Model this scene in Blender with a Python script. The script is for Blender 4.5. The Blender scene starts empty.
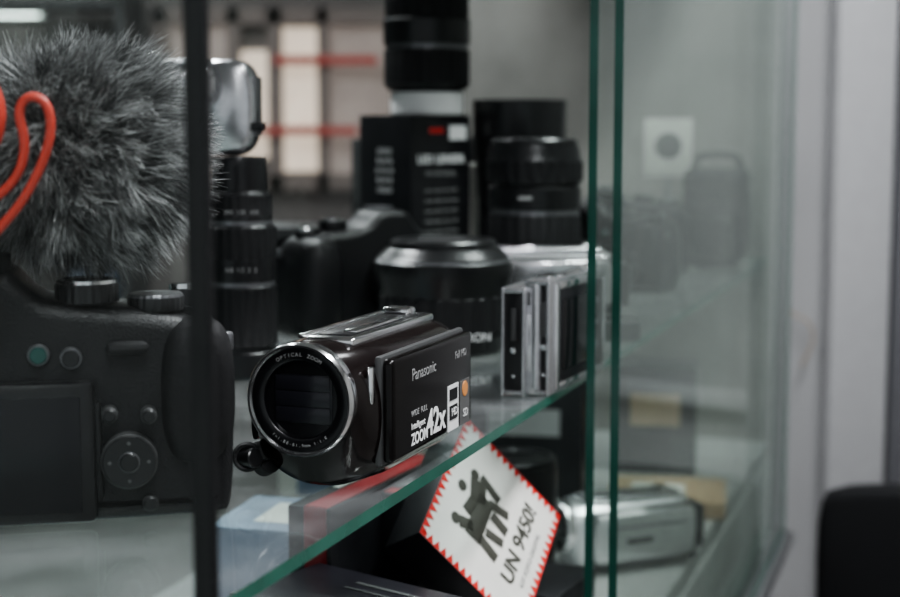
import bpy, bmesh, math, random
import numpy as np
from mathutils import Vector, Matrix, Euler
random.seed(4); np.random.seed(4)
SH=1.10            # height of the upper glass shelf
EYE=SH+0.17
D=bpy.data; COL=bpy.context.scene.collection
R=math.radians
try: bpy.context.scene.view_settings.look='AgX - Medium High Contrast'
except Exception: pass

# ---------------------------------------------------------------- materials
def mat(name,col,rough=.5,metal=0,noise=0,nscale=40,emit=None,es=0,coat=0,bump=0,bscale=300,spec=None):
    m=D.materials.new(name); m.use_nodes=True; nt=m.node_tree; b=nt.nodes['Principled BSDF']
    c=(*col,1); b.inputs['Base Color'].default_value=c
    b.inputs['Roughness'].default_value=rough; b.inputs['Metallic'].default_value=metal
    if spec is not None: b.inputs['Specular IOR Level'].default_value=spec
    if coat: b.inputs['Coat Weight'].default_value=coat; b.inputs['Coat Roughness'].default_value=.05
    if emit: b.inputs['Emission Color'].default_value=(*emit,1); b.inputs['Emission Strength'].default_value=es
    tc=nt.nodes.new('ShaderNodeTexCoord')
    if noise:
        n=nt.nodes.new('ShaderNodeTexNoise'); n.inputs['Scale'].default_value=nscale; n.inputs['Detail'].default_value=4
        r=nt.nodes.new('ShaderNodeValToRGB')
        r.color_ramp.elements[0].position=.3; r.color_ramp.elements[1].position=.7
        r.color_ramp.elements[0].color=(*[x*(1-noise) for x in col],1)
        r.color_ramp.elements[1].color=(*[min(1,x*(1+noise)) for x in col],1)
        nt.links.new(tc.outputs['Object'],n.inputs['Vector']); nt.links.new(n.outputs['Fac'],r.inputs['Fac']); nt.links.new(r.outputs['Color'],b.inputs['Base Color'])
    if bump:
        n=nt.nodes.new('ShaderNodeTexNoise'); n.inputs['Scale'].default_value=bscale
        bp=nt.nodes.new('ShaderNodeBump'); bp.inputs['Strength'].default_value=bump; bp.inputs['Distance'].default_value=.001
        nt.links.new(tc.outputs['Object'],n.inputs['Vector']); nt.links.new(n.outputs['Fac'],bp.inputs['Height']); nt.links.new(bp.outputs['Normal'],b.inputs['Normal'])
    return m

def glassmat(name,tint,refl,dust,rough,nscale=12,dustcol=(.5,.53,.53),base=.05):
    m=D.materials.new(name); m.use_nodes=True; nt=m.node_tree; N=nt.nodes; L=nt.links
    N.clear(); out=N.new('ShaderNodeOutputMaterial')
    tr=N.new('ShaderNodeBsdfTransparent'); tr.inputs[0].default_value=(*tint,1)
    gl=N.new('ShaderNodeBsdfGlossy'); gl.inputs['Roughness'].default_value=rough; gl.inputs[0].default_value=(.95,1,.97,1)
    lw=N.new('ShaderNodeLayerWeight'); lw.inputs['Blend'].default_value=.5
    p=N.new('ShaderNodeMath'); p.operation='POWER'; p.inputs[1].default_value=5; L.new(lw.outputs['Facing'],p.inputs[0])
    ma=N.new('ShaderNodeMath'); ma.operation='MULTIPLY_ADD'; ma.inputs[1].default_value=refl; ma.inputs[2].default_value=base; L.new(p.outputs[0],ma.inputs[0])
    mx=N.new('ShaderNodeMixShader'); L.new(ma.outputs[0],mx.inputs[0]); L.new(tr.outputs[0],mx.inputs[1]); L.new(gl.outputs[0],mx.inputs[2])
    df=N.new('ShaderNodeBsdfDiffuse'); df.inputs[0].default_value=(*dustcol,1)
    tc=N.new('ShaderNodeTexCoord'); n=N.new('ShaderNodeTexNoise'); n.inputs['Scale'].default_value=nscale; n.inputs['Detail'].default_value=6
    L.new(tc.outputs['Object'],n.inputs['Vector'])
    mr=N.new('ShaderNodeMapRange'); mr.inputs['From Min'].default_value=.35; mr.inputs['From Max'].default_value=.7
    mr.inputs['To Min'].default_value=dust*.4; mr.inputs['To Max'].default_value=dust*1.6; L.new(n.outputs['Fac'],mr.inputs['Value'])
    mx2=N.new('ShaderNodeMixShader'); L.new(mr.outputs[0],mx2.inputs[0]); L.new(mx.outputs[0],mx2.inputs[1]); L.new(df.outputs[0],mx2.inputs[2])
    L.new(mx2.outputs[0],out.inputs[0]); return m

BLK=mat('black_plastic',(.010,.010,.011),.30,bump=.15,noise=.2)
BLKM=mat('black_matte',(.009,.009,.010),.36,bump=.5,bscale=900,spec=.4)
GLOSS=mat('black_gloss',(.004,.004,.005),.12)
PANEL=mat('panel_gloss',(.006,.005,.005),.16,spec=.30)
RUB=mat('black_rubber',(.009,.009,.010),.6,bump=.4,spec=.35)
DG=mat('dark_grey',(.05,.051,.052),.45)
CHR=mat('chrome',(.85,.85,.86),.15,metal=1,noise=.05)
SIL=mat('silver_paint',(.60,.60,.62),.26,metal=.92,noise=.06,nscale=300)
SILD=mat('dark_silver',(.2,.2,.21),.35,metal=.8)
WHT=mat('white_print',(.8,.8,.8),.5)
GREYP=mat('grey_print',(.3,.3,.3),.5)
GREYD=mat('dim_print',(.10,.10,.10),.5)
RED=mat('red_print',(.55,.025,.02),.5)
REDR=mat('red_rubber',(.50,.05,.03),.45)
REDB=mat('red_bar',(.40,.06,.05),.5,emit=(.5,.08,.06),es=.12)
ORG=mat('orange_print',(.6,.25,.08),.5)
OLV=mat('olive_print',(.05,.05,.04),.6)
PAPER=mat('white_paper',(.66,.65,.61),.6,noise=.05)
KRAFT=mat('kraft',(.42,.3,.19),.8,noise=.1)
BLUE=mat('blue_card',(.18,.22,.30),.6,noise=.1)
CARTB=mat('black_card',(.010,.010,.012),.42,noise=.3)
LENSG=mat('lens_glass',(.012,.012,.03),.04,coat=1)
SCR=mat('screen',(.004,.004,.006),.22)
TEAL=mat('teal_button',(.015,.07,.06),.3)

# ---------------------------------------------------------------- helpers
def fin(name,me,m,parent=None,loc=(0,0,0),rot=(0,0,0),smooth=True,ang=35):
    if not isinstance(m,(list,tuple)): m=[m]
    for k in m: me.materials.append(k)
    if smooth:
        for p in me.polygons: p.use_smooth=True
        try: me.set_sharp_from_angle(angle=R(ang))
        except Exception: pass
    o=D.objects.new(name,me); COL.objects.link(o)
    if parent: o.parent=parent
    o.location=loc; o.rotation_euler=rot
    return o
def empty(name,loc,rz=0,rot=None,mw=None):
    e=D.objects.new(name,None); COL.objects.link(e); e.empty_display_size=.02
    if mw is not None: e.matrix_world=mw
    else:
        e.location=loc; e.rotation_euler=rot if rot else (0,0,R(rz))
    return e
def box(name,size,loc,m,parent=None,rot=(0,0,0),bev=.001,seg=2):
    bm=bmesh.new(); bmesh.ops.create_cube(bm,size=1)
    for v in bm.verts: v.co=Vector((v.co.x*size[0],v.co.y*size[1],v.co.z*size[2]))
    if bev>0: bmesh.ops.bevel(bm,geom=bm.edges[:],offset=min(bev,min(size)*.49),segments=seg,profile=.5,affect='EDGES')
    me=D.meshes.new(name); bm.to_mesh(me); bm.free()
    return fin(name,me,m,parent,loc,rot)
def lathe(name,prof,m,parent=None,loc=(0,0,0),rot=(0,0,0),segs=96,ang=30,caps=True):
    V=[];F=[];MI=[]
    for p in prof:
        k=p[2] if len(p)>2 else 0
        for i in range(segs):
            a=2*math.pi*i/segs
            r=p[0]*(1-(.03 if (i%4)<2 else 0)*k)
            V.append((r*math.cos(a),r*math.sin(a),p[1]))
    for j in range(len(prof)-1):
        for i in range(segs):
            i2=(i+1)%segs
            F.append((j*segs+i,j*segs+i2,(j+1)*segs+i2,(j+1)*segs+i)); MI.append(prof[j+1][3] if len(prof[j+1])>3 else 0)
    if caps and prof[0][0]>2e-4: F.append(tuple(reversed(range(segs)))); MI.append(0)
    if caps and prof[-1][0]>2e-4: F.append(tuple((len(prof)-1)*segs+i for i in range(segs))); MI.append(prof[-1][3] if len(prof[-1])>3 else 0)
    me=D.meshes.new(name); me.from_pydata(V,[],F)
    o=fin(name,me,m,parent,loc,rot,ang=ang)
    for p,mi in zip(me.polygons,MI): p.material_index=mi
    return o
def cyl(name,r,h,loc,m,parent=None,rot=(0,0,0),bev=.0006,segs=48):
    b=min(bev,h*.4,r*.4)
    return lathe(name,[(r-b,-h/2),(r,-h/2+b),(r,h/2-b),(r-b,h/2)],m,parent,loc,rot,segs)
def prism(name,pts,depth,m,parent=None,loc=(0,0,0),rot=(0,0,0),bev=.003,seg=3):
    bm=bmesh.new(); vs=[bm.verts.new((x,0,z)) for x,z in pts]
    f=bm.faces.new(vs); r=bmesh.ops.extrude_face_region(bm,geom=[f])
    for v in [g for g in r['geom'] if isinstance(g,bmesh.types.BMVert)]: v.co.y+=depth
    bmesh.ops.recalc_face_normals(bm,faces=bm.faces[:])
    if bev: 
        ed=[e for e in bm.edges if abs(e.verts[0].co.y-e.verts[1].co.y)<1e-6]
        bmesh.ops.bevel(bm,geom=ed,offset=bev,segments=seg,profile=.5,affect='EDGES')
    me=D.meshes.new(name); bm.to_mesh(me); bm.free()
    return fin(name,me,m,parent,loc,rot,ang=40)
def loft(name,secs,m,parent=None,segs=64,loc=(0,0,0),rot=(0,0,0),ang=50):
    V=[];F=[]
    for (y,cx,cz,hw,hh,n) in secs:
        for i in range(segs):
            a=2*math.pi*i/segs; c,s=math.cos(a),math.sin(a)
            V.append((cx+hw*math.copysign(abs(c)**(2/n),c),y,cz+hh*math.copysign(abs(s)**(2/n),s)))
    for j in range(len(secs)-1):
        for i in range(segs):
            i2=(i+1)%segs; F.append((j*segs+i,(j+1)*segs+i,(j+1)*segs+i2,j*segs+i2))
    F.append(tuple(range(segs))); F.append(tuple(reversed([(len(secs)-1)*segs+i for i in range(segs)])))
    me=D.meshes.new(name); me.from_pydata(V,[],F)
    bm=bmesh.new(); bm.from_mesh(me); bmesh.ops.recalc_face_normals(bm,faces=bm.faces[:]); bm.to_mesh(me); bm.free()
    return fin(name,me,m,parent,loc,rot,ang=ang)
def smoothpts(pts,it=2):
    for _ in range(it):
        q=[pts[0]]
        for a,b in zip(pts[:-1],pts[1:]):
            a=Vector(a);b=Vector(b); q+=[tuple(a*.75+b*.25),tuple(a*.25+b*.75)]
        q.append(pts[-1]); pts=q
    return pts
def roundpoly(pts,it=2):
    for _ in range(it):
        q=[]
        n=len(pts)
        for i in range(n):
            a=Vector(pts[i]);b=Vector(pts[(i+1)%n]); q+=[tuple(a*.75+b*.25),tuple(a*.25+b*.75)]
        pts=q
    return pts
def tube(name,pts,r,m,parent=None,sm=2):
    pts=smoothpts(pts,sm); c=D.curves.new(name,'CURVE'); c.dimensions='3D'; c.bevel_depth=r; c.bevel_resolution=4; c.use_fill_caps=True
    s=c.splines.new('POLY'); s.points.add(len(pts)-1)
    for p,q in zip(s.points,pts): p.co=(*q,1)
    o=D.objects.new(name+'_c',c)
    COL.objects.link(o); bpy.context.view_layer.update()
    me=D.meshes.new_from_object(o.evaluated_get(bpy.context.evaluated_depsgraph_get()))
    D.objects.remove(o); me.materials.clear()
    return fin(name,me,m,parent,ang=60)
def text(name,s,size,loc,rot,m,parent=None,align='LEFT',bold=0,sx=1):
    c=D.curves.new(name,'FONT'); c.body=s; c.size=size; c.align_x=align; c.align_y='CENTER'; c.extrude=.00008; c.offset=bold
    o=D.objects.new(name+'_f',c); COL.objects.link(o); bpy.context.view_layer.update()
    me=D.meshes.new_from_object(o.evaluated_get(bpy.context.evaluated_depsgraph_get()))
    D.objects.remove(o); me.materials.clear()
    ob=fin(name,me,m,parent,loc,rot,smooth=False); ob.scale=(sx,1,1)
    return ob

# ---------------------------------------------------------------- room
WALL=mat('wall_paint',(.26,.26,.265),.8,noise=.06,nscale=3,bump=.1)
WALLR=mat('wall_paint_right',(.27,.27,.26),.8,noise=.15,nscale=2)  # plain grey paint of the right wall, mottled by noise
WALLD=mat('wall_dark',(.17,.15,.145),.85,noise=.3,nscale=1.5)
WALLG=mat('wall_green',(.13,.16,.16),.85,noise=.2,nscale=2)
FLO=mat('floor_tiles',(.22,.21,.2),.5,noise=.2,nscale=4)
CEI=mat('ceiling_paint',(.5,.5,.5),.9,noise=.03)
TRIM=mat('trim_paint',(.34,.34,.35),.6,noise=.03)
TRIMD=mat('trim_dark',(.10,.10,.11),.6,noise=.05)
box('floor',(7,9,.1),(-.8,1.5,-.05),FLO,bev=0)
box('ceiling',(7,9,.1),(-.8,1.5,2.85),CEI,bev=0)
box('wall_back',(7,.1,2.8),(-.8,6.0,1.4),WALLD,bev=0)
box('wall_left',(.1,9,2.8),(-4.2,1.5,1.4),WALLG,bev=0)
box('wall_right',(.1,5.6,2.8),(2.3,-.2,1.4),WALLR,bev=0)
box('wall_partition',(1.90,.1,2.8),(1.30,2.55,1.4),WALL,bev=0)
box('trim_1',(.095,.05,2.8),(.675,2.475,1.4),TRIM,bev=.004)
box('trim_2',(.03,.03,2.8),(.748,2.485,1.4),TRIMD,bev=.004)
box('baseboard_partition',(1.4,.02,.1),(1.5,2.49,.05),TRIMD,bev=.003)
box('trim_3',(1.4,.03,.03),(1.46,2.485,.80),TRIM,bev=.003)
WIN=mat('window_glow',(.6,.5,.45),.5,noise=.3,nscale=5,emit=(1,.80,.64),es=.80)
WIN2=mat('window_glow_dim',(.35,.3,.28),.5,noise=.3,nscale=5,emit=(1,.75,.65),es=.14)
FRW=mat('window_frame_brown',(.22,.175,.16),.6)
w=empty('window_1',(-.66,5.93,EYE+.12))
box('glow_pane',(.15,.02,.56),(.075,0,0),WIN,w,bev=0)
box('glow_pane_left',(.11,.02,.42),(-.10,0,-.02),WIN,w,bev=0)
box('dim_pane_left',(.26,.02,.62),(-.33,.005,0),WIN2,w,bev=0)
box('dim_pane_right',(.30,.02,.62),(.30,.005,0),WIN2,w,bev=0)
for i,(x,ww) in enumerate([(-.46,.05),(-.18,.05),(-.02,.055),(.165,.04),(.46,.05)]):
    box('mullion_%d'%i,(ww,.05,.70),(x,-.03,0),FRW,w,bev=0)
for i,z in enumerate([-.32,.32]): box('rail_%d'%i,(.97,.05,.06),(0,-.03,z),FRW,w,bev=0)
for i,(x,z,l) in enumerate([(.18,.15,.40),(.05,-.12,.50)]): box('red_bar_%d'%i,(l,.03,.032),(x,-.08,z),REDB,w,bev=0)
wl=empty('lamp_reflection',(-1.74,5.90,EYE+.47))  # added glowing stand-in for a lamp's reflection in the glass, no real fixture
box('housing',(.34,.04,.07),(0,.02,0),WHT,wl,bev=.005); cyl('tube',.030,.30,(0,-.02,0),mat('reflection_glow',(1,1,1),.5,emit=(.9,1,.95),es=9),wl,rot=(0,R(90),0))  # housing and tube only shape the bright reflected streak
sv=empty('shop_shelving',(-1.75,5.7,0))
for i in range(5): box('board_%d'%i,(1.1,.35,.03),(0,0,.25+.37*i),DG,sv,bev=0)
for i,x in enumerate((-.55,.55)): box('upright_%d'%i,(.03,.35,1.8),(x,0,.9),DG,sv,bev=0)
for i in range(9): box('stock_%d'%i,(.16+.03*(i%3),.2,.18+.04*(i%2)),(-.4+.27*(i%4),0,.37+.37*(i//3)),[BLUE,DG,KRAFT][i%3],sv,bev=0)

tube('wall_cable',[(.545,2.488,EYE+.0),(.55,2.485,EYE-.25),(.56,2.485,EYE-.30),(.60,2.47,EYE-.315),(.605,2.47,EYE-.35),(.585,2.47,EYE-.39)],.0022,mat('cable_tan',(.22,.18,.14),.5))

# ---------------------------------------------------------------- cabinet
CAB=Matrix.Translation((-.2656,0,0))@Matrix.Rotation(R(-19.04),4,'Z')
cab=empty('glass_display_cabinet',None,mw=CAB)
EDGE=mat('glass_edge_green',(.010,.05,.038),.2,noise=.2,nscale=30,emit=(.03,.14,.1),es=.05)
EDGED=mat('glass_edge_dark',(.008,.014,.016),.3)
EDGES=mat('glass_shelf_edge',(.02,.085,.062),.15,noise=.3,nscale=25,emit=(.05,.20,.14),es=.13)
GP=glassmat('pane_glass',(.91,.95,.93),.60,.036,.03,5,(.52,.55,.53))
GPL=glassmat('pane_glass_clean',(.93,.96,.95),.45,.007,.03,5,base=.022)
GB=glassmat('back_glass',(.85,.9,.89),.4,.05,.05,4)
GS=glassmat('shelf_glass',(.84,.92,.90),.80,.085,.05,18,(.6,.62,.63))
CL=2.12
def pane(name,size,loc,g,e,axis,back=False):
    bm=bmesh.new(); bmesh.ops.create_cube(bm,size=1)
    for v in bm.verts: v.co=Vector((v.co.x*size[0],v.co.y*size[1],v.co.z*size[2]))
    kill=[]
    for f in bm.faces:
        n=f.normal[axis]
        if n>.5: f.material_index=0
        elif n<-.5: kill.append(f)
        else: f.material_index=1
    bmesh.ops.delete(bm,geom=kill,context='FACES_ONLY')
    me=D.meshes.new(name); bm.to_mesh(me); bm.free()
    return fin(name,me,[g,e],cab,loc,smooth=False)
DECK=SH-.25
CABW=mat('cabinet_laminate',(.33,.33,.325),.45,noise=.10,nscale=6)
CABE=mat('cabinet_end',(.25,.24,.225),.6,noise=.25,nscale=7)
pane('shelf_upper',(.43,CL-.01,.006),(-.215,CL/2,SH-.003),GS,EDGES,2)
pane('door_pane_left',(.006,.492,1.0),(.030,.246,DECK+.38),GPL,EDGED,0)
box('door_seal',(.0080,.0035,1.0),(.030,.4936,DECK+.38),RUB,cab,bev=.001)
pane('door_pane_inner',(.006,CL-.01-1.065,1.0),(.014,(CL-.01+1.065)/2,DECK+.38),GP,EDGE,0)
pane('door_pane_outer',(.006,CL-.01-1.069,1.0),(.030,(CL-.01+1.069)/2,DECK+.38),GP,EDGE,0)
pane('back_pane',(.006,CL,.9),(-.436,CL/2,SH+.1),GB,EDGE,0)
box('deck',(.44,CL+.02,.02),(-.215,CL/2,DECK-.01),CABW,cab,bev=.001)
box('base',(.45,CL+.04,DECK-.08),(-.215,CL/2,(DECK-.08)/2+.06),CABW,cab,bev=.003)
box('plinth',(.42,CL,.06),(-.215,CL/2,.03),DG,cab,bev=.001)
box('end_panel',(.45,.02,DECK-.12+.9),(-.215,CL+.01,DECK+.4),CABE,cab,bev=.001)
box('end_post',(.022,.02,1.1),(.014,CL+.012,DECK+.4),SILD,cab,bev=.002)
box('top_panel',(.50,CL+.04,.02),(-.20,CL/2,DECK+.89),CABW,cab,bev=.002)
box('door_track',(.04,CL,.012),(.024,CL/2,DECK-.126),SILD,cab,bev=.001)
for i in range(4): cyl('shelf_peg_%d'%i,.006,.012,(-.40,.2+.6*i,SH-.012),SILD,cab)

# ---------------------------------------------------------------- lens
def lens(name,prof,loc,rz=0,marks=True,cap=True,mats=None,rot=None):
    e=empty(name,loc,rz,rot)
    lathe('barrel',prof,mats or [BLK,RUB,WHT,SILD],e)
    top=prof[-1]
    if cap:
        z=top[1]; r=top[0]
        lathe('cap',[(r*.98,z-.001),(r*.98,z+.004),(r*.94,z+.006),(r*.80,z+.006),(r*.78,z+.0045),(.0001,z+.0045)],[BLK],e)
        for s in (-1,1): box('cap_clip',(r*.9,r*.16,.002),(0,s*r*.45,z+.0055),DG,e)
    return e
L1=lens('camera_lens',[(.0225,0),(.0245,.002),(.0245,.018),(.0235,.019),(.0235,.022),(.0250,.023),(.0250,.024,1,1),(.0250,.062,1,1),(.0250,.063),(.0238,.064),(.0238,.067,0,3),(.0245,.068),(.0245,.083),(.0250,.084,1,1),(.0250,.104,1,1),(.0235,.105),(.0225,.106),(.0225,.109,0,3),(.0225,.112),(.0225,.113,1,1),(.0225,.126,1,1),(.0200,.128),(.0190,.129),(.0190,.146)],(-.145,1.035,SH))
for i,(s,z) in enumerate([('200  135  100',.115),('0.8  1.2  2  5',.076)]): text('scale_%d'%i,s,.0042,(.004,-.0248 if z<.1 else -.0229,z),(R(90),0,0),GREYP,L1,'CENTER')
L2=lens('camera_lens',[(.040,0),(.046,.002),(.048,.014),(.048,.016,1,1),(.050,.018,1,1),(.050,.044,1,1),(.0485,.045),(.050,.048),(.0525,.060),(.0535,.062),(.0535,.070),(.0525,.071),(.0515,.0715,0,3),(.0515,.073,0,3),(.050,.074),(.047,.077),(.044,.0795),(.042,.081)],(-.005,1.155,SH))
text('lens_text','TAMRON',.009,(.018,-.0475,.016),(R(90),0,R(20)),WHT,L2,'CENTER')
L3=lens('camera_lens',[(.038,0),(.041,.003),(.041,.05),(.0415,.052,1,1),(.0415,.095,1,1),(.040,.097),(.040,.101,0,3),(.0415,.103),(.0415,.12),(.0395,.122),(.0425,.126),(.0430,.128,1,1),(.0430,.142,1,1),(.0425,.144),(.041,.147),(.0405,.152),(.039,.157)],(.0745,1.33,SH))
box('mount_mark',(.012,.001,.003),(-.01,-.0415,.112),GREYP,L3)
lens('camera_lens',[(.038,0),(.042,.003),(.042,.06),(.041,.062,1,1),(.041,.10,1,1),(.043,.105),(.045,.14),(.0465,.145),(.0475,.20),(.0455,.2005),(.044,.15),(.042,.148)],(.07,1.52,SH),cap=False)
CX,CY=-.035,1.50
c=empty('lens_carton',(CX,CY,SH),42)
box('carton_body',(.078,.078,.185),(0,0,.0925),CARTB,c,bev=.0008)
def facetext(par,s,size,z,m,face,off=0,al='CENTER',bold=0,h=.039):
    if face=='y': return text('print',s,size,(off,-h-.0004,z),(R(90),0,0),m,par,al,bold)
    if face=='x': return text('print',s,size,(-h-.0004,-off,z),(R(90),0,R(-90)),m,par,al,bold)
facetext(c,'LED LENSER',.0115,.142,WHT,'y',bold=.0003)
facetext(c,'PROFESSIONAL',.006,.128,GREYP,'y')
for i in range(6): facetext(c,'zoom optic mk ii f2.8',.005,.112-.010*i,GREYP,'y')
box('print_tag',(.022,.0006,.014),(.022,-.0393,.168),WHT,c,bev=0)
box('print_tag_red',(.018,.0006,.005),(-.006,-.0393,.170),RED,c,bev=0)
for i in range(5):
    for j in range(3): box('emblem',(.0006,.0065,.0055),(-.0393,(j-1)*.010*(1-.12*abs(i-2)),.150-.0095*i),GREYP,c,bev=0,rot=(R(45*((i+j)%2)),0,0))
facetext(c,'LENS',.008,.085,GREYP,'x')
L5=lens('camera_lens',[(.034,0,0,2),(.036,.002,0,2),(.036,.022,0,2),(.034,.023),(.040,.026),(.0425,.030),(.0425,.034,1,1),(.0425,.062,1,1),(.041,.064),(.041,.068,0,3),(.043,.070),(.043,.092),(.0415,.094,1,1),(.0415,.125,1,1),(.040,.128),(.040,.135)],(CX+.012,CY,SH+.1852))
c2=empty('white_carton',(.022,1.59,SH),10); box('carton_body',(.03,.04,.135),(0,0,.0675),PAPER,c2,bev=.0006); box('carton_band',(.0304,.0404,.03),(0,0,.04),DG,c2,bev=.0006)

# ---------------------------------------------------------------- dslr
def dslr(name,loc,rz,scale=1,lens_len=.07):
    e=empty(name,loc,rz); e.scale=(scale,)*3
    k=.000433
    P=lambda px,py:((px-115)*k,(525-py)*k)
    out=[(-132,525),(222,525),(233,515),(236,430),(233,372),(222,345),(200,322),(150,310),(60,302),(38,290),(14,262),(-58,262),(-78,296),(-100,312),(-128,318),(-140,335),(-142,400),(-140,515)]
    pts=roundpoly([P(*q) for q in out],2)
    prism('body',pts,.048,BLKM,e,bev=.008,seg=5)
    loft('grip',[(.0,(0),0,.022,.045,3),(.03,0,0,.024,.045,3),(.045,0,0,.018,.042,3),(.05,0,0,.010,.03,2.5)],BLKM,e,loc=(.027,.02,.047))
    loft('thumb_rest',[(-.007,0,0,.010,.022,3),(-.004,0,0,.014,.030,3),(.006,0,0,.017,.033,3)],RUB,e,loc=(.036,0,.056))
    def bx(n,x0,y0,x1,y1,dep,yy,m,bev=.0015):
        a=P(x0,y0);b=P(x1,y1)
        return box(n,(abs(b[0]-a[0]),dep,abs(b[1]-a[1])),((a[0]+b[0])/2,yy,(a[1]+b[1])/2),m,e,bev=bev)
    bx('lcd_frame',-88,378,98,520,.009,-.004,BLK,.003)
    bx('lcd_screen',-74,392,84,508,.001,-.0088,SCR,.0004)
    bx('lcd_hinge',96,400,104,500,.006,-.002,BLK,.0015)
    bx('viewfinder_eyecup',-50,280,-2,318,.014,-.006,RUB,.004)
    bx('viewfinder_glass',-42,288,-10,310,.001,-.0135,GLOSS,.0003)
    rx=(R(90),0,0)
    def btn(n,px,py,r,dep,m,y=0):
        q=P(px,py); return cyl(n,r*k,dep,(q[0],y-dep/2+.001,q[1]),m,e,rx)
    btn('button_play',45,352,11,.004,SILD); btn('button_play_cap',45,352,8.5,.0055,TEAL)
    btn('button_menu',76,356,11,.004,SILD); btn('button_menu_cap',76,356,8.5,.0055,BLK)
    bx('thumb_wheel',110,340,152,354,.008,-.004,RUB,.003)
    btn('button_a',112,412,8,.010,DG); btn('button_a_cap',112,412,6.5,.0115,BLK)
    btn('button_b',150,414,8,.010,DG); btn('button_b_cap',150,414,6.5,.0115,BLK)
    btn('dpad_ring',130,460,28,.0085,DG); btn('dpad',130,460,26.5,.0095,BLK); btn('dpad_center',130,460,10.5,.0105,SILD); btn('dpad_ok',130,460,9.5,.011,BLK)
    for a in range(4): 
        q=P(130+19*math.cos(a*math.pi/2),460+19*math.sin(a*math.pi/2)); box('dpad_mark',(.0013,.0004,.0013),(q[0],-.0087,q[1]),GREYD,e,bev=0,rot=(0,R(45),0))
    btn('button_c',150,506,8,.005,DG); btn('button_c_cap',150,506,7,.006,BLK)
    btn('button_d',190,375,8,.004,SILD); btn('button_e',200,398,8,.004,DG)
    q=P(92,303)
    lathe('mode_dial',[(.0125,0),(.0138,.001,1),(.0138,.008,1),(.0133,.009),(.0130,.0105,0,1),(.0100,.0110,0,1),(.0098,.0100),(.0001,.0100)],[BLK,CHR],e,(q[0],.014,q[1]-.001))
    q=P(160,312)
    lathe('command_dial',[(.012,0),(.0125,.001,1),(.0125,.006,1),(.0115,.0075,0,1),(.0105,.0075),(.0001,.0070)],[BLK,SILD],e,(q[0],.016,q[1]-.001))
    q=P(190,318)
    cyl('shutter_collar',.009,.008,(q[0],.034,q[1]+.004),BLK,e,rot=(R(-10),0,0)); cyl('shutter_button',.0070,.004,(q[0],.034,q[1]+.009),CHR,e,rot=(R(-10),0,0))
    q=P(-22,262); box('hot_shoe',(.021,.02,.003),(q[0],.018,q[1]+.001),SILD,e)
    lens_prof=[(.030,0),(.033,.002),(.033,.02),(.034,.021,1,1),(.034,.045,1,1),(.032,.047),(.032,.05,0,3),(.035,.053),(.035,lens_len),(.031,lens_len),(.029,lens_len-.006),(.0001,lens_len-.004,0,4)]
    lathe('lens_barrel',lens_prof,[BLK,RUB,WHT,SILD,LENSG],e,(P(-22,0)[0],.046,P(0,415)[1]),(R(-90),0,0))
    box('strap_lug',(.004,.006,.008),(P(234,350)[0],.02,P(0,350)[1]),SILD,e)
    return e
cam1=dslr('dslr_camera',(-.146,.640,SH),12,lens_len=.06)
dslr('dslr_camera',(-.115,1.29,SH),215,.90,.055)
dslr('dslr_camera',(.238,1.765,SH),2,.90,.055)
dslr('dslr_camera',(.185,1.58,SH),-40,.82,.055)

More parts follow.
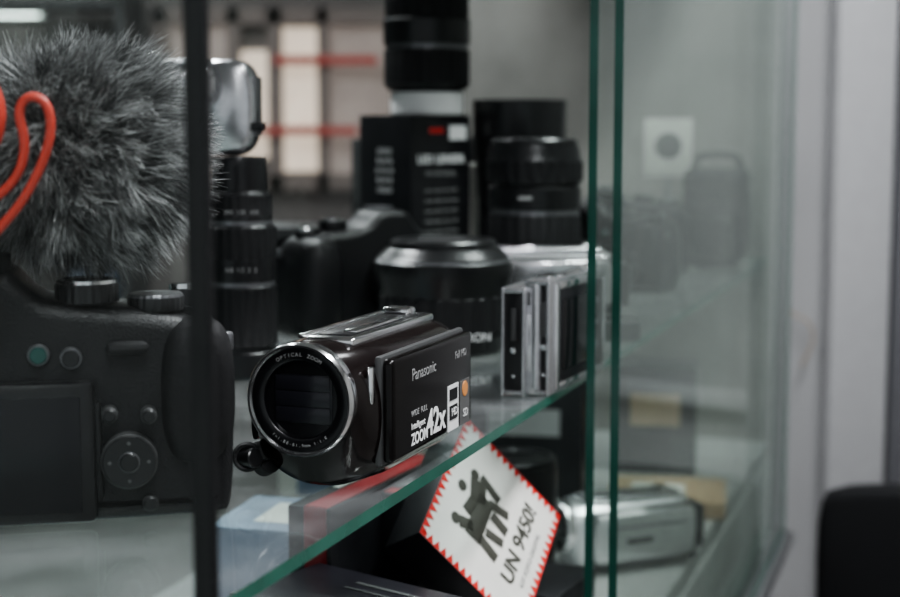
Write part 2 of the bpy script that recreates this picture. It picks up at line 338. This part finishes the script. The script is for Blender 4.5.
# ---------------------------------------------------------------- furry microphone
MC=Vector((-.163,.672,SH+.160))
mic=empty('furry_microphone',MC,12)
FURC=mat('fur_core',(.03,.03,.032),.95)
lathe('core',[(.0001,-.045)]+[(.032*math.sin(math.pi*i/16),-.045*math.cos(math.pi*i/16)) for i in range(1,16)]+[(.0001,.045)],[FURC],mic,rot=(R(90),0,0))
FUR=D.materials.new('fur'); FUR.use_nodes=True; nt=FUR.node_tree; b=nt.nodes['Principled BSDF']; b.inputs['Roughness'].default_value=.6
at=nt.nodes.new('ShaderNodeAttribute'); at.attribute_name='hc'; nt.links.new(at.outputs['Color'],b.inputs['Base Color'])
def fur(n):
    rad=np.array([.032,.045,.032])
    K=800
    def rd(m):
        v=np.random.normal(size=(m,3)); return v/np.linalg.norm(v,axis=1)[:,None]
    cd=rd(K); cdir=cd+np.random.normal(size=(K,3))*.42+np.array([.28,-.15,-.20]); cdir/=np.linalg.norm(cdir,axis=1)[:,None]
    clen=np.random.uniform(.016,.034,K)
    d=rd(n); near=np.argmax(d@cd.T,axis=1)
    root=d*rad*.97
    nrm=d/rad; nrm/=np.linalg.norm(nrm,axis=1)[:,None]
    ln=clen[near]*np.random.uniform(.65,1.15,n)
    dr=nrm+np.random.normal(size=(n,3))*.40+np.array([.28,-.1,-.20]); dr/=np.linalg.norm(dr,axis=1)[:,None]
    tip=root+dr*ln[:,None]
    ctip=(cd*rad+cdir*clen[:,None])[near]
    tip=tip*.5+ctip*.5
    mid=(root+nrm*ln[:,None]*.5)*.75+(root+tip)/2*.25+np.random.normal(size=(n,3))*.0014
    side=np.cross(dr,rd(n)); side/=np.linalg.norm(side,axis=1)[:,None]
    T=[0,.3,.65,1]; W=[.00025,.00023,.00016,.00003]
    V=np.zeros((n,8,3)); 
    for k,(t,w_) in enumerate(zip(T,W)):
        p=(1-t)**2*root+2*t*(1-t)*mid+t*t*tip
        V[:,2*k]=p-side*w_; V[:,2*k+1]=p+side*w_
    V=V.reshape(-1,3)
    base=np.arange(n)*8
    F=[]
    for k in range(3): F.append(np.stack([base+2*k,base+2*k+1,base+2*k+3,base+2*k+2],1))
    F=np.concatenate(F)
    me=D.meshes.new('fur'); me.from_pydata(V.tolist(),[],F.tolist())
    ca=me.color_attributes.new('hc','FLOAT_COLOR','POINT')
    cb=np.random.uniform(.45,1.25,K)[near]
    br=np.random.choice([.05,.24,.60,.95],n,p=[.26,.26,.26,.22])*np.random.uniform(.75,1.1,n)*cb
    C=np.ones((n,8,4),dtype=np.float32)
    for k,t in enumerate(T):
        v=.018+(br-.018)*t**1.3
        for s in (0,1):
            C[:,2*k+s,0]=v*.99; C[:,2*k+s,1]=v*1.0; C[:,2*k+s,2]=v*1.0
    ca.data.foreach_set('color',C.reshape(-1))
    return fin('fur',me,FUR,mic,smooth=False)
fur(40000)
sm=empty('microphone_shock_mount',(-.18,.590,SH+.128))
def off(l): return [(x+.18,(y-.594),z-.128) for x,y,z in l]
tube('lyre_front',off([(-.186,.594,.122),(-.178,.594,.131),(-.168,.594,.142),(-.160,.594,.156),(-.1555,.594,.170),(-.157,.594,.181),(-.164,.594,.184),(-.1690,.594,.178),(-.166,.594,.166),(-.168,.594,.155),(-.174,.594,.147),(-.184,.594,.140)]),.0019,REDR,sm)
tube('lyre_side',off([(-.190,.592,.192),(-.180,.592,.190),(-.176,.592,.180),(-.177,.592,.168),(-.183,.592,.160),(-.192,.592,.157)]),.0036,REDR,sm)
box('mount_stem',(.012,.012,.05),(-.018,.01,-.012),RUB,sm)
box('mount_foot',(.018,.05,.008),(-.018,.03,-.014),RUB,sm)
box('mount_rail',(.014,.05,.006),(-.018,.025,.008),RUB,sm)

# ---------------------------------------------------------------- camcorder
BLKG=mat('bezel_black',(.005,.005,.006),.28)
BLADE=mat('shutter_blade',(.012,.012,.016),.25)
CAMB=mat('camcorder_black',(.009,.006,.006),.14,spec=.45)
def camcorder(name,loc,rz,body,panel,detail=True,scale=1):
    e=empty(name,loc,rz); e.scale=(scale,)*3
    loft('body',[(.0050,0,.0450,.0258,.0258,2),(.008,0,.0425,.0275,.0285,2.1),(.011,.0,.0375,.029,.0335,2.3),(.020,.001,.0358,.031,.0355,2.6),(.045,.002,.0352,.033,.0352,3.2 if detail else 2.4),(.118,.002,.0352,.033,.0352,3.4 if detail else 2.4),(.132,.002,.036,.031,.033,3.2 if detail else 2.4),(.140,.002,.037,.026,.028,3)],body,e)
    rx=(R(90),0,0)
    lathe('front_ring',[(.0245,-.010),(.0262,-.008),(.0268,-.003),(.0272,.0),(.0270,.002),(.0262,.0032),(.0252,.0030),(.0245,.0018)],[CHR],e,(0,.001,.045),rx,caps=False)
    lathe('front_bezel',[(.0246,-.004),(.0246,.0016),(.0235,.0018),(.0195,.0010),(.0188,.0004),(.0182,-.0025),(.0001,-.0028)],[BLKG],e,(0,.001,.045),rx,caps=False)
    box('lens_window',(.030,.0010,.0235),(0,.0037,.045),SCR,e,bev=.0004)
    for i in range(3): box('shutter_blade_%d'%i,(.028,.0008,.0072),(0,.0031,.0375+.0075*i),BLADE,e,bev=.0003,rot=(R(3),0,0))
    box('lcd_seam',(.004,.116,.053),(.0305,.079,.0375),DG,e,bev=.0015)
    if detail:
        box('lcd_panel',(.007,.113,.050),(.0345,.079,.0375),panel,e,bev=.003,seg=4)
    else:
        loft('lcd_panel',[(.022,.032,.037,.004,.020,3),(.026,.034,.037,.005,.024,3.5),(.130,.034,.037,.005,.024,3.5),(.135,.032,.037,.004,.020,3)],panel,e)
        box('panel_groove',(.001,.09,.0016),(.0388,.078,.047),DG,e,bev=.0003); box('panel_badge',(.001,.03,.006),(.0388,.07,.033),DG,e,bev=.0003)
        box('rear_band',(.066,.006,.060),(.001,.136,.0355),DG,e,bev=.0028)
    box('top_plate',(.026,.108,.005),(.006,.074,.0700),CHR if detail else SIL,e,bev=.002,seg=3)
    box('top_inset',(.018,.088,.002),(.006,.070,.0722),BLK,e,bev=.0008)
    box('top_slider',(.0075,.062,.0022),(.0105,.066,.0731),CHR,e,bev=.0009)
    box('zoom_lever',(.016,.012,.005),(.004,.114,.0742),CHR,e,bev=.002)
    box('top_strip',(.003,.1,.002),(-.009,.07,.0722),CHR,e,bev=.0006)
    box('battery',(.038,.022,.045),(0,.147,.034),BLK,e,bev=.004)
    if detail:
        loft('hand_strap',[(.02,-.034,.034,.002,.014,3),(.05,-.040,.034,.004,.017,3),(.09,-.040,.034,.004,.017,3),(.125,-.033,.034,.002,.014,3)],RUB,e)
        cyl('strap_lug',.0052,.010,(-.0265,.008,.017),BLK,e,rot=(0,R(70),0)); 
        lathe('strap_lug_ring',[(.0060,-.002),(.0072,0),(.0060,.002),(.0045,.0015),(.0045,-.0015),(.0060,-.002)],[RUB],e,(-.029,.002,.0155),(R(80),0,R(20)),caps=False)
        cyl('strap_lug_base',.006,.008,(-.024,.012,.011),RUB,e,rot=(R(30),R(60),0))
        cyl('strap_lug_knob',.0048,.010,(-.028,.002,.015),BLK,e,rot=(R(20),R(80),0))
        for i in range(5):
            for j in range(2): cyl('mic_hole',.0006,.001,(-.004+.002*i+.006,.0098+.002*j,.0128-.0022*j),GREYP,e,rx,segs=10)
        def arc(s,r,a0,step,size,up=1):
            n=len(s)
            for i,ch in enumerate(s):
                a=a0-step*(i-(n-1)/2)*up
                if ch==' ': continue
                x=r*math.cos(a); z=r*math.sin(a)
                text('ring_print',ch,size,(x,-.0009,.045+z),(R(90),-(a-math.pi/2 if up>0 else a+math.pi/2),0),GREYP,e,'CENTER')
        arc('OPTICAL ZOOM',.0215,math.pi/2,.095,.0025)
        arc('f=1.88-81.9mm 1:1.8',.0215,-math.pi/2,.075,.0021,-1)
        tr=(R(90),0,R(90)); X=.0381
        text('print_brand','Panasonic',.0085,(X,.046,.0515),tr,GREYP,e)
        text('print_hd','Full HD',.0055,(X,.108,.0525),tr,GREYP,e)
        text('print_zoom','ZOOM',.0080,(X,.045,.0195),tr,WHT,e,bold=.0002,sx=.92)
        text('print_mega','Intelligent',.0048,(X,.045,.0262),tr,WHT,e)
        text('print_42','42x',.0185,(X,.0665,.0232),tr,WHT,e,bold=.0004,sx=.95)
        text('print_t','WIDE  FULL',.0042,(X,.045,.0325),tr,GREYP,e)
        box('label_white',(.0004,.016,.024),(X,.1045,.026),WHT,e,bev=0)
        box('label_dark_1',(.0004,.012,.006),(X+.0003,.1045,.033),GLOSS,e,bev=0)
        box('label_dark_2',(.0004,.012,.0075),(X+.0003,.1045,.0235),GLOSS,e,bev=0)
        text('label_t','HD',.006,(X+.0006,.101,.0235),tr,WHT,e)
        box('label_grey',(.0004,.015,.024),(X,.1225,.026),GREYD,e,bev=0)
        cyl('label_orange',.0042,.0006,(X+.0002,.1225,.033),ORG,e,rot=(0,R(90),0))
        text('label_x','SD',.006,(X+.0006,.119,.020),tr,WHT,e)
        box('side_trim',(.003,.004,.018),(.0292,.016,.051),CHR,e,bev=.001)
    return e
camcorder('camcorder',(-.070,.690,SH),-20,CAMB,PANEL)
fc=empty('flat_carton',(.093,1.232,SH),-2); box('carton_body',(.125,.05,.016),(0,0,.008),DG,fc,bev=.001)
camcorder('camcorder',(.022,1.235,SH+.0162),-85,SIL,SIL,False,.80)
SIL2=mat('silver_lower',(.78,.79,.80),.28,metal=.85)
camcorder('camcorder',(.103,1.40,DECK),-66,SIL2,SIL2,False,.98)

# ---------------------------------------------------------------- compact cameras (standing)
SCRM=mat('screen_matte',(.008,.008,.01),.35)
def compact(name,loc,rz,th,L,H,fl,fr,screen=True):
    e=empty(name,loc,rz)
    tl,tr_=th*fl,th*fr
    box('shell_left',(tl,L,H),(-th/2+tl/2,0,H/2),SIL,e,bev=min(.0045,tl*.45),seg=5)
    box('core',(th-tl-tr_+.002,L-.005,H-.006),((tl-tr_)/2,0,H/2),BLK,e,bev=.0015)
    box('shell_right',(tr_,L,H),(th/2-tr_/2,0,H/2),SIL,e,bev=min(.003,tr_*.4),seg=3)
    for nm,z in (('frame_top',H-.0020),('frame_bottom',.0020)): box(nm,(th*.94,L-.001,.0032),(0,0,z),SIL,e,bev=.0012)
    x=(tl-tr_)/2
    if screen:
        box('shell_groove',(.0008,.002,H*.86),(-th/2+tl*.62,-L/2+.0006,H*.5),DG,e,bev=.0002)
        box('side_plate',(tl*.34,.002,H*.5),(-th/2+tl*.32,-L/2+.0002,H*.45),CHR,e,bev=.0008)
        box('side_switch',(tl*.18,.003,H*.12),(-th/2+tl*.32,-L/2+.0002,H*.84),DG,e,bev=.0006)
        box('screen_bezel',(.0016,L*.80,H*.80),(th/2+.0004,.004,H*.5),SCRM,e,bev=.0006)
        box('screen_glass',(.0006,L*.52,H*.62),(th/2+.0013,-.006,H*.5),GLOSS,e,bev=.0002)
        for i in range(3): cyl('screen_button_%d'%i,.003,.001,(th/2+.0014,L*.32,H*(.3+.2*i)),SILD,e,rot=(0,R(90),0),segs=20)
        box('screen_trim',(.0022,.0060,H*.92),(th/2+.0006,-L*.39,H*.5),CHR,e,bev=.0009)
        box('screen_trim_back',(.0022,.0045,H*.92),(th/2+.0006,L*.46,H*.5),CHR,e,bev=.0009)
        box('screen_trim_top',(.0022,L*.84,.0045),(th/2+.0006,.004,H*.93),CHR,e,bev=.0009)
        box('screen_trim_bottom',(.0022,L*.84,.0035),(th/2+.0006,.004,H*.07),CHR,e,bev=.0009)
        box('top_flash',(th*.5,.02,.003),(0,-L*.30,H+.0005),CHR,e,bev=.001)
    cyl('lens_ring',.021,.002,(-th/2-.0005,.01,H*.5),CHR,e,rot=(0,R(90),0)); cyl('lens_front',.016,.003,(-th/2-.0005,.01,H*.5),GLOSS,e,rot=(0,R(90),0))
    cyl('shutter_button',.0035,.004,(x,L*.25,H-.0005),CHR,e)
    box('port_cover',(th*.22,.0015,H*.3),(x,-L/2+.0022,H*.66),DG,e,bev=.0005)
    cyl('strap_eye',.0020,.003,(x,-L/2+.0018,H*.42),CHR,e,rot=(R(90),0,0))
    cyl('screw',.0012,.0015,(x,-L/2+.0020,H*.18),CHR,e,rot=(R(90),0,0))
    box('top_switch',(.004,.014,.002),(x,-L*.15,H-.0005),CHR,e,bev=.0006)
    return e
compact('compact_camera',(.0580,1.002,SH),-20,.0160,.105,.070,.13,.13,False)
compact('compact_camera',(.0780,1.006,SH),-24,.0185,.112,.075,.66,.15)
sc=empty('silver_compact_camera',(-.152,1.035,SH+.1525),-8)
loft('body',[(-.012,0,.033,.017,.028,3),(-.008,0,.033,.021,.0325,3),(.010,0,.033,.021,.0325,3),(.014,0,.033,.017,.028,3)],SIL,sc)
box('side_panel',(.002,.018,.04),(.0205,.001,.034),SILD,sc,bev=.0008)
lathe('lens_barrel',[(.016,0),(.017,.002),(.017,.020),(.016,.022),(.016,.034),(.0205,.036),(.0205,.042,0,1),(.0185,.043,0,1),(.016,.039),(.0001,.038,0,2)],[SIL,CHR,LENSG],sc,(-.012,-.006,.049),(R(90),0,R(-55)))
box('finger_tab',(.010,.008,.006),(.022,-.006,.020),BLK,sc)

# ---------------------------------------------------------------- right-hand shelf items behind the panes
wc=empty('price_card',(.283,1.955,SH),-8)
box('card',(.062,.002,.075),(0,0,.148),PAPER,wc,bev=.0003); box('card_post',(.006,.006,.12),(0,.004,.06),SILD,wc); box('card_foot',(.05,.03,.004),(0,.004,.002),SILD,wc)
cyl('card_dot',.017,.001,(0,-.0015,.150),DG,wc,rot=(R(90),0,0)); 
lens('camera_lens',[(.034,0),(.038,.002),(.038,.05),(.039,.052,1,1),(.039,.09,1,1),(.037,.092),(.040,.10),(.040,.15),(.038,.158)],(.06,1.72,SH))
kb=empty('camera_bag',(.335,1.885,SH),-19)
loft('bag_body',[(-.038,0,.055,.034,.050,4),(-.034,0,.058,.038,.058,4),(.034,0,.058,.038,.058,4),(.038,0,.055,.034,.050,4)],RUB,kb)
box('bag_flap',(.074,.080,.03),(0,0,.108),RUB,kb,bev=.010,seg=4); tube('bag_handle',[(-.03,0,.12),(-.025,0,.14),(.025,0,.14),(.03,0,.12)],.004,RUB,kb); box('bag_pocket',(.05,.010,.05),(0,-.040,.04),BLK,kb,bev=.004)
k1=empty('film_carton',(-.06,1.84,SH),-15); box('carton_body',(.10,.08,.16),(0,0,.08),DG,k1,bev=.001); box('carton_print',(.07,.0008,.05),(0,-.0404,.11),GREYP,k1,bev=0)
k2=empty('film_carton',(-.18,1.60,SH),-15); box('carton_body',(.10,.10,.07),(0,0,.035),DG,k2,bev=.001); box('carton_print',(.07,.0008,.03),(0,-.0504,.04),GREYP,k2,bev=0)

# ---------------------------------------------------------------- lower deck
a=Vector((.024,.07,.044)).normalized(); b_=Vector((.06,.02,-.070)); b_=(b_-a*b_.dot(a)).normalized(); n_=a.cross(-b_).normalized()
M=Matrix.Identity(4)
for i in range(3): M[i][0]=a[i]; M[i][1]=-b_[i]; M[i][2]=n_[i]
M.translation=Vector((.0275,.930,SH-.078))
W_,H_=.104,.098
ad=empty('advert_carton',None,mw=M)
box('carton_body',(W_,H_,.03),(0,0,-.0152),CARTB,ad,bev=.0006)
box('face_paper',(W_-.001,H_-.001,.0004),(0,0,.0001),PAPER,ad,bev=0)
V=[];F=[]
def tri(p,q,r): 
    i=len(V); V.extend([(*p,.0007),(*q,.0007),(*r,.0007)]); F.append((i,i+1,i+2))
nx=16
for i in range(nx):
    x0=-W_/2+W_*i/nx; x1=x0+W_/nx; xm=(x0+x1)/2
    tri((x0,-H_/2),(x1,-H_/2),(xm,-H_/2+.0062)); tri((x0,H_/2),(xm,H_/2-.0062),(x1,H_/2))
    y0=-H_/2+H_*i/nx; y1=y0+H_/nx; ym=(y0+y1)/2
    tri((-W_/2,y0),(-W_/2+.0062,ym),(-W_/2,y1)); tri((W_/2,y0),(W_/2,y1),(W_/2-.0062,ym))
me=D.meshes.new('red_border'); me.from_pydata(V,[],F); fin('red_border',me,RED,ad,smooth=False)
text('print_main','UN 9450!',.0165,(.004,-.024,.0008),(0,0,0),OLV,ad,'CENTER',.0003)
text('print_sub','KIT FOTO DIGITAL',.0055,(.000,-.0365,.0008),(0,0,0),GREYP,ad,'CENTER')
pic=[(-.006,.010,.034,.014,0),(.010,.018,.016,.014,20),(-.004,.020,.012,.008,-10),(-.018,.018,.008,.012,25),(-.020,-.004,.007,.018,-10),(-.009,-.006,.006,.016,12),(.003,-.006,.007,.016,-6),(.012,-.002,.006,.018,14),(.020,.010,.006,.020,-12)]
for n,(x,y,w1,h1,r_) in enumerate(pic): box('pictogram_%d'%n,(w1,h1,.0004),(x,y+.002,.0008),OLV,ad,bev=.0001,rot=(0,0,R(r_)))
for n,(x,y) in enumerate([(-.021,.027),(.004,.031),(.019,.025)]): cyl('pictogram_head_%d'%n,.0038,.0004,(x,y+.002,.0009),OLV,ad,bev=.0001,segs=20)
def carton(name,size,loc,rz,m,stripes=(),tilt=(0,0)):
    e=empty(name,loc,rot=(R(tilt[0]),R(tilt[1]),R(rz)))
    box('carton_body',size,(0,0,size[2]/2),m,e,bev=.0008)
    for i,(kind,mm,u,v,wu,wv) in enumerate(stripes):
        if kind=='t': box('print_%d'%i,(wu,wv,.0006),(u,v,size[2]+.0002),mm,e,bev=0)
        if kind=='f': box('print_%d'%i,(wu,.0006,wv),(u,-size[1]/2-.0002,v),mm,e,bev=0)
        if kind=='r': box('print_%d'%i,(.0006,wu,wv),(size[0]/2+.0002,u,v),mm,e,bev=0)
        if kind=='l': box('print_%d'%i,(.0006,wu,wv),(-size[0]/2-.0002,u,v),mm,e,bev=0)
    return e
CARR=mat('red_card',(.30,.02,.025),.5,noise=.15)
PURP=mat('dark_purple_card',(.014,.012,.018),.4,noise=.3)
carton('film_carton',(.10,.08,.10),(.045,1.06,DECK),-25,CARTB,[('r',GREYP,0,.08,.07,.008)])
carton('battery_carton',(.12,.075,.162),(-.054,.812,DECK),-38,PURP,[('f',GREYP,0,.145,.07,.005),('f',GREYD,0,.133,.07,.003),('t',GREYD,.01,.02,.05,.003),('t',GREYD,.01,.01,.05,.002)])
carton('battery_carton',(.060,.085,.165),(-.118,.985,DECK),-14,BLUE,[('t',PAPER,.01,0,.03,.05)])
carton('film_carton',(.030,.16,.195),(-.052,.955,DECK),-24,CARTB,[('t',CARR,.004,0,.015,.158),('t',PAPER,-.009,.02,.004,.10),('f',CARR,.004,.1,.015,.19),('l',GREYD,0,.15,.12,.02)])
carton('film_carton',(.036,.12,.19),(-.012,.988,DECK),-24,CARTB,[('t',GREYD,0,0,.02,.08),('t',CARR,0,-.05,.02,.012)])
carton('film_carton',(.08,.08,.12),(-.20,.86,DECK),10,BLUE,[('t',PAPER,0,0,.06,.05)])
carton('film_carton',(.12,.10,.09),(-.03,1.36,DECK),-19,DG,[('t',PAPER,0,0,.08,.05)])
carton('flat_carton',(.13,.12,.018),(.245,1.66,DECK),-10,KRAFT,[('t',PAPER,-.01,0,.06,.05)])
carton('film_carton',(.13,.10,.15),(.09,1.68,DECK),-10,CARTB,[('f',GREYP,0,.1,.08,.03)])
carton('film_carton',(.10,.10,.13),(.26,1.86,DECK),-10,CARTB,[('f',KRAFT,0,.08,.06,.04)])
carton('film_carton',(.14,.10,.12),(-.10,1.56,DECK),-10,PAPER,[('f',BLUE,0,.06,.1,.03)])
lens('camera_lens',[(.03,0),(.034,.002),(.034,.03),(.035,.032,1,1),(.035,.055,1,1),(.034,.06),(.036,.062),(.036,.14)],(.055,1.25,DECK))

# ---------------------------------------------------------------- chair
ch=empty('office_chair',(.80,2.10,0),152)
CH=mat('chair_fabric',(.007,.007,.008),.8,bump=.5,spec=.2)
pts=roundpoly([(-.21,.43),(.21,.43),(.225,.74),(.20,.80),(-.20,.80),(-.225,.74)],2)
prism('backrest',pts,.05,CH,ch,loc=(0,.18,0),bev=.015)
box('seat',(.42,.40,.07),(0,-.04,.40),CH,ch,bev=.03,seg=4)
box('back_arm',(.06,.02,.3),(0,.24,.48),DG,ch); box('back_arm_foot',(.06,.25,.02),(0,.12,.355),DG,ch)
cyl('post',.025,.30,(0,-.04,.21),SILD,ch)
for i in range(5):
    t=i*2*math.pi/5; box('leg_%d'%i,(.25,.04,.025),(.125*math.cos(t),-.04+.125*math.sin(t),.075),DG,ch,rot=(0,0,t),bev=.006)
    lathe('caster_%d'%i,[(.02,-.01),(.03,-.008),(.03,.008),(.02,.01)],[BLK],ch,(.23*math.cos(t),-.04+.23*math.sin(t),.03),(R(90),0,t))

# ---------------------------------------------------------------- lights
TUBE=mat('fluorescent_tube',(1,1,1),.5,emit=(.95,.98,1),es=16)
def fixture(loc,rz,power):
    e=empty('ceiling_light',loc,rz)
    box('housing',(.2,1.25,.05),(0,0,.025),WHT,e,bev=.004)
    for s in (-1,1): cyl('tube_%d'%(s>0),.014,1.18,(s*.055,0,-.022),TUBE,e,rot=(R(90),0,0),segs=20)
    l=D.lights.new('tube_light','AREA'); l.shape='RECTANGLE'; l.size=.18; l.size_y=1.2; l.energy=power; l.color=(.96,.98,1)
    o=D.objects.new('tube_light',l); COL.objects.link(o); o.parent=e; o.location=(0,0,-.045)
fixture((.75,1.1,2.74),-15,60)
fixture((-.75,1.9,2.74),10,55)
fixture((-1.2,4.2,2.74),90,24)
fixture((.2,-.6,2.74),0,34)
W=D.worlds.new('World'); bpy.context.scene.world=W; W.use_nodes=True
nt=W.node_tree; bg=nt.nodes['Background']; bg.inputs[0].default_value=(.72,.77,.80,1); bg.inputs[1].default_value=.75

# ---------------------------------------------------------------- camera
cd=D.cameras.new('Camera'); cam=D.objects.new('Camera',cd); COL.objects.link(cam)
cam.location=(0,0,EYE); cam.rotation_euler=(R(90-6.39),0,0)
cd.sensor_width=36; cd.lens=60; cd.clip_start=.02
cd.dof.use_dof=True; cd.dof.focus_distance=.745; cd.dof.aperture_fstop=7.5
bpy.context.scene.camera=cam
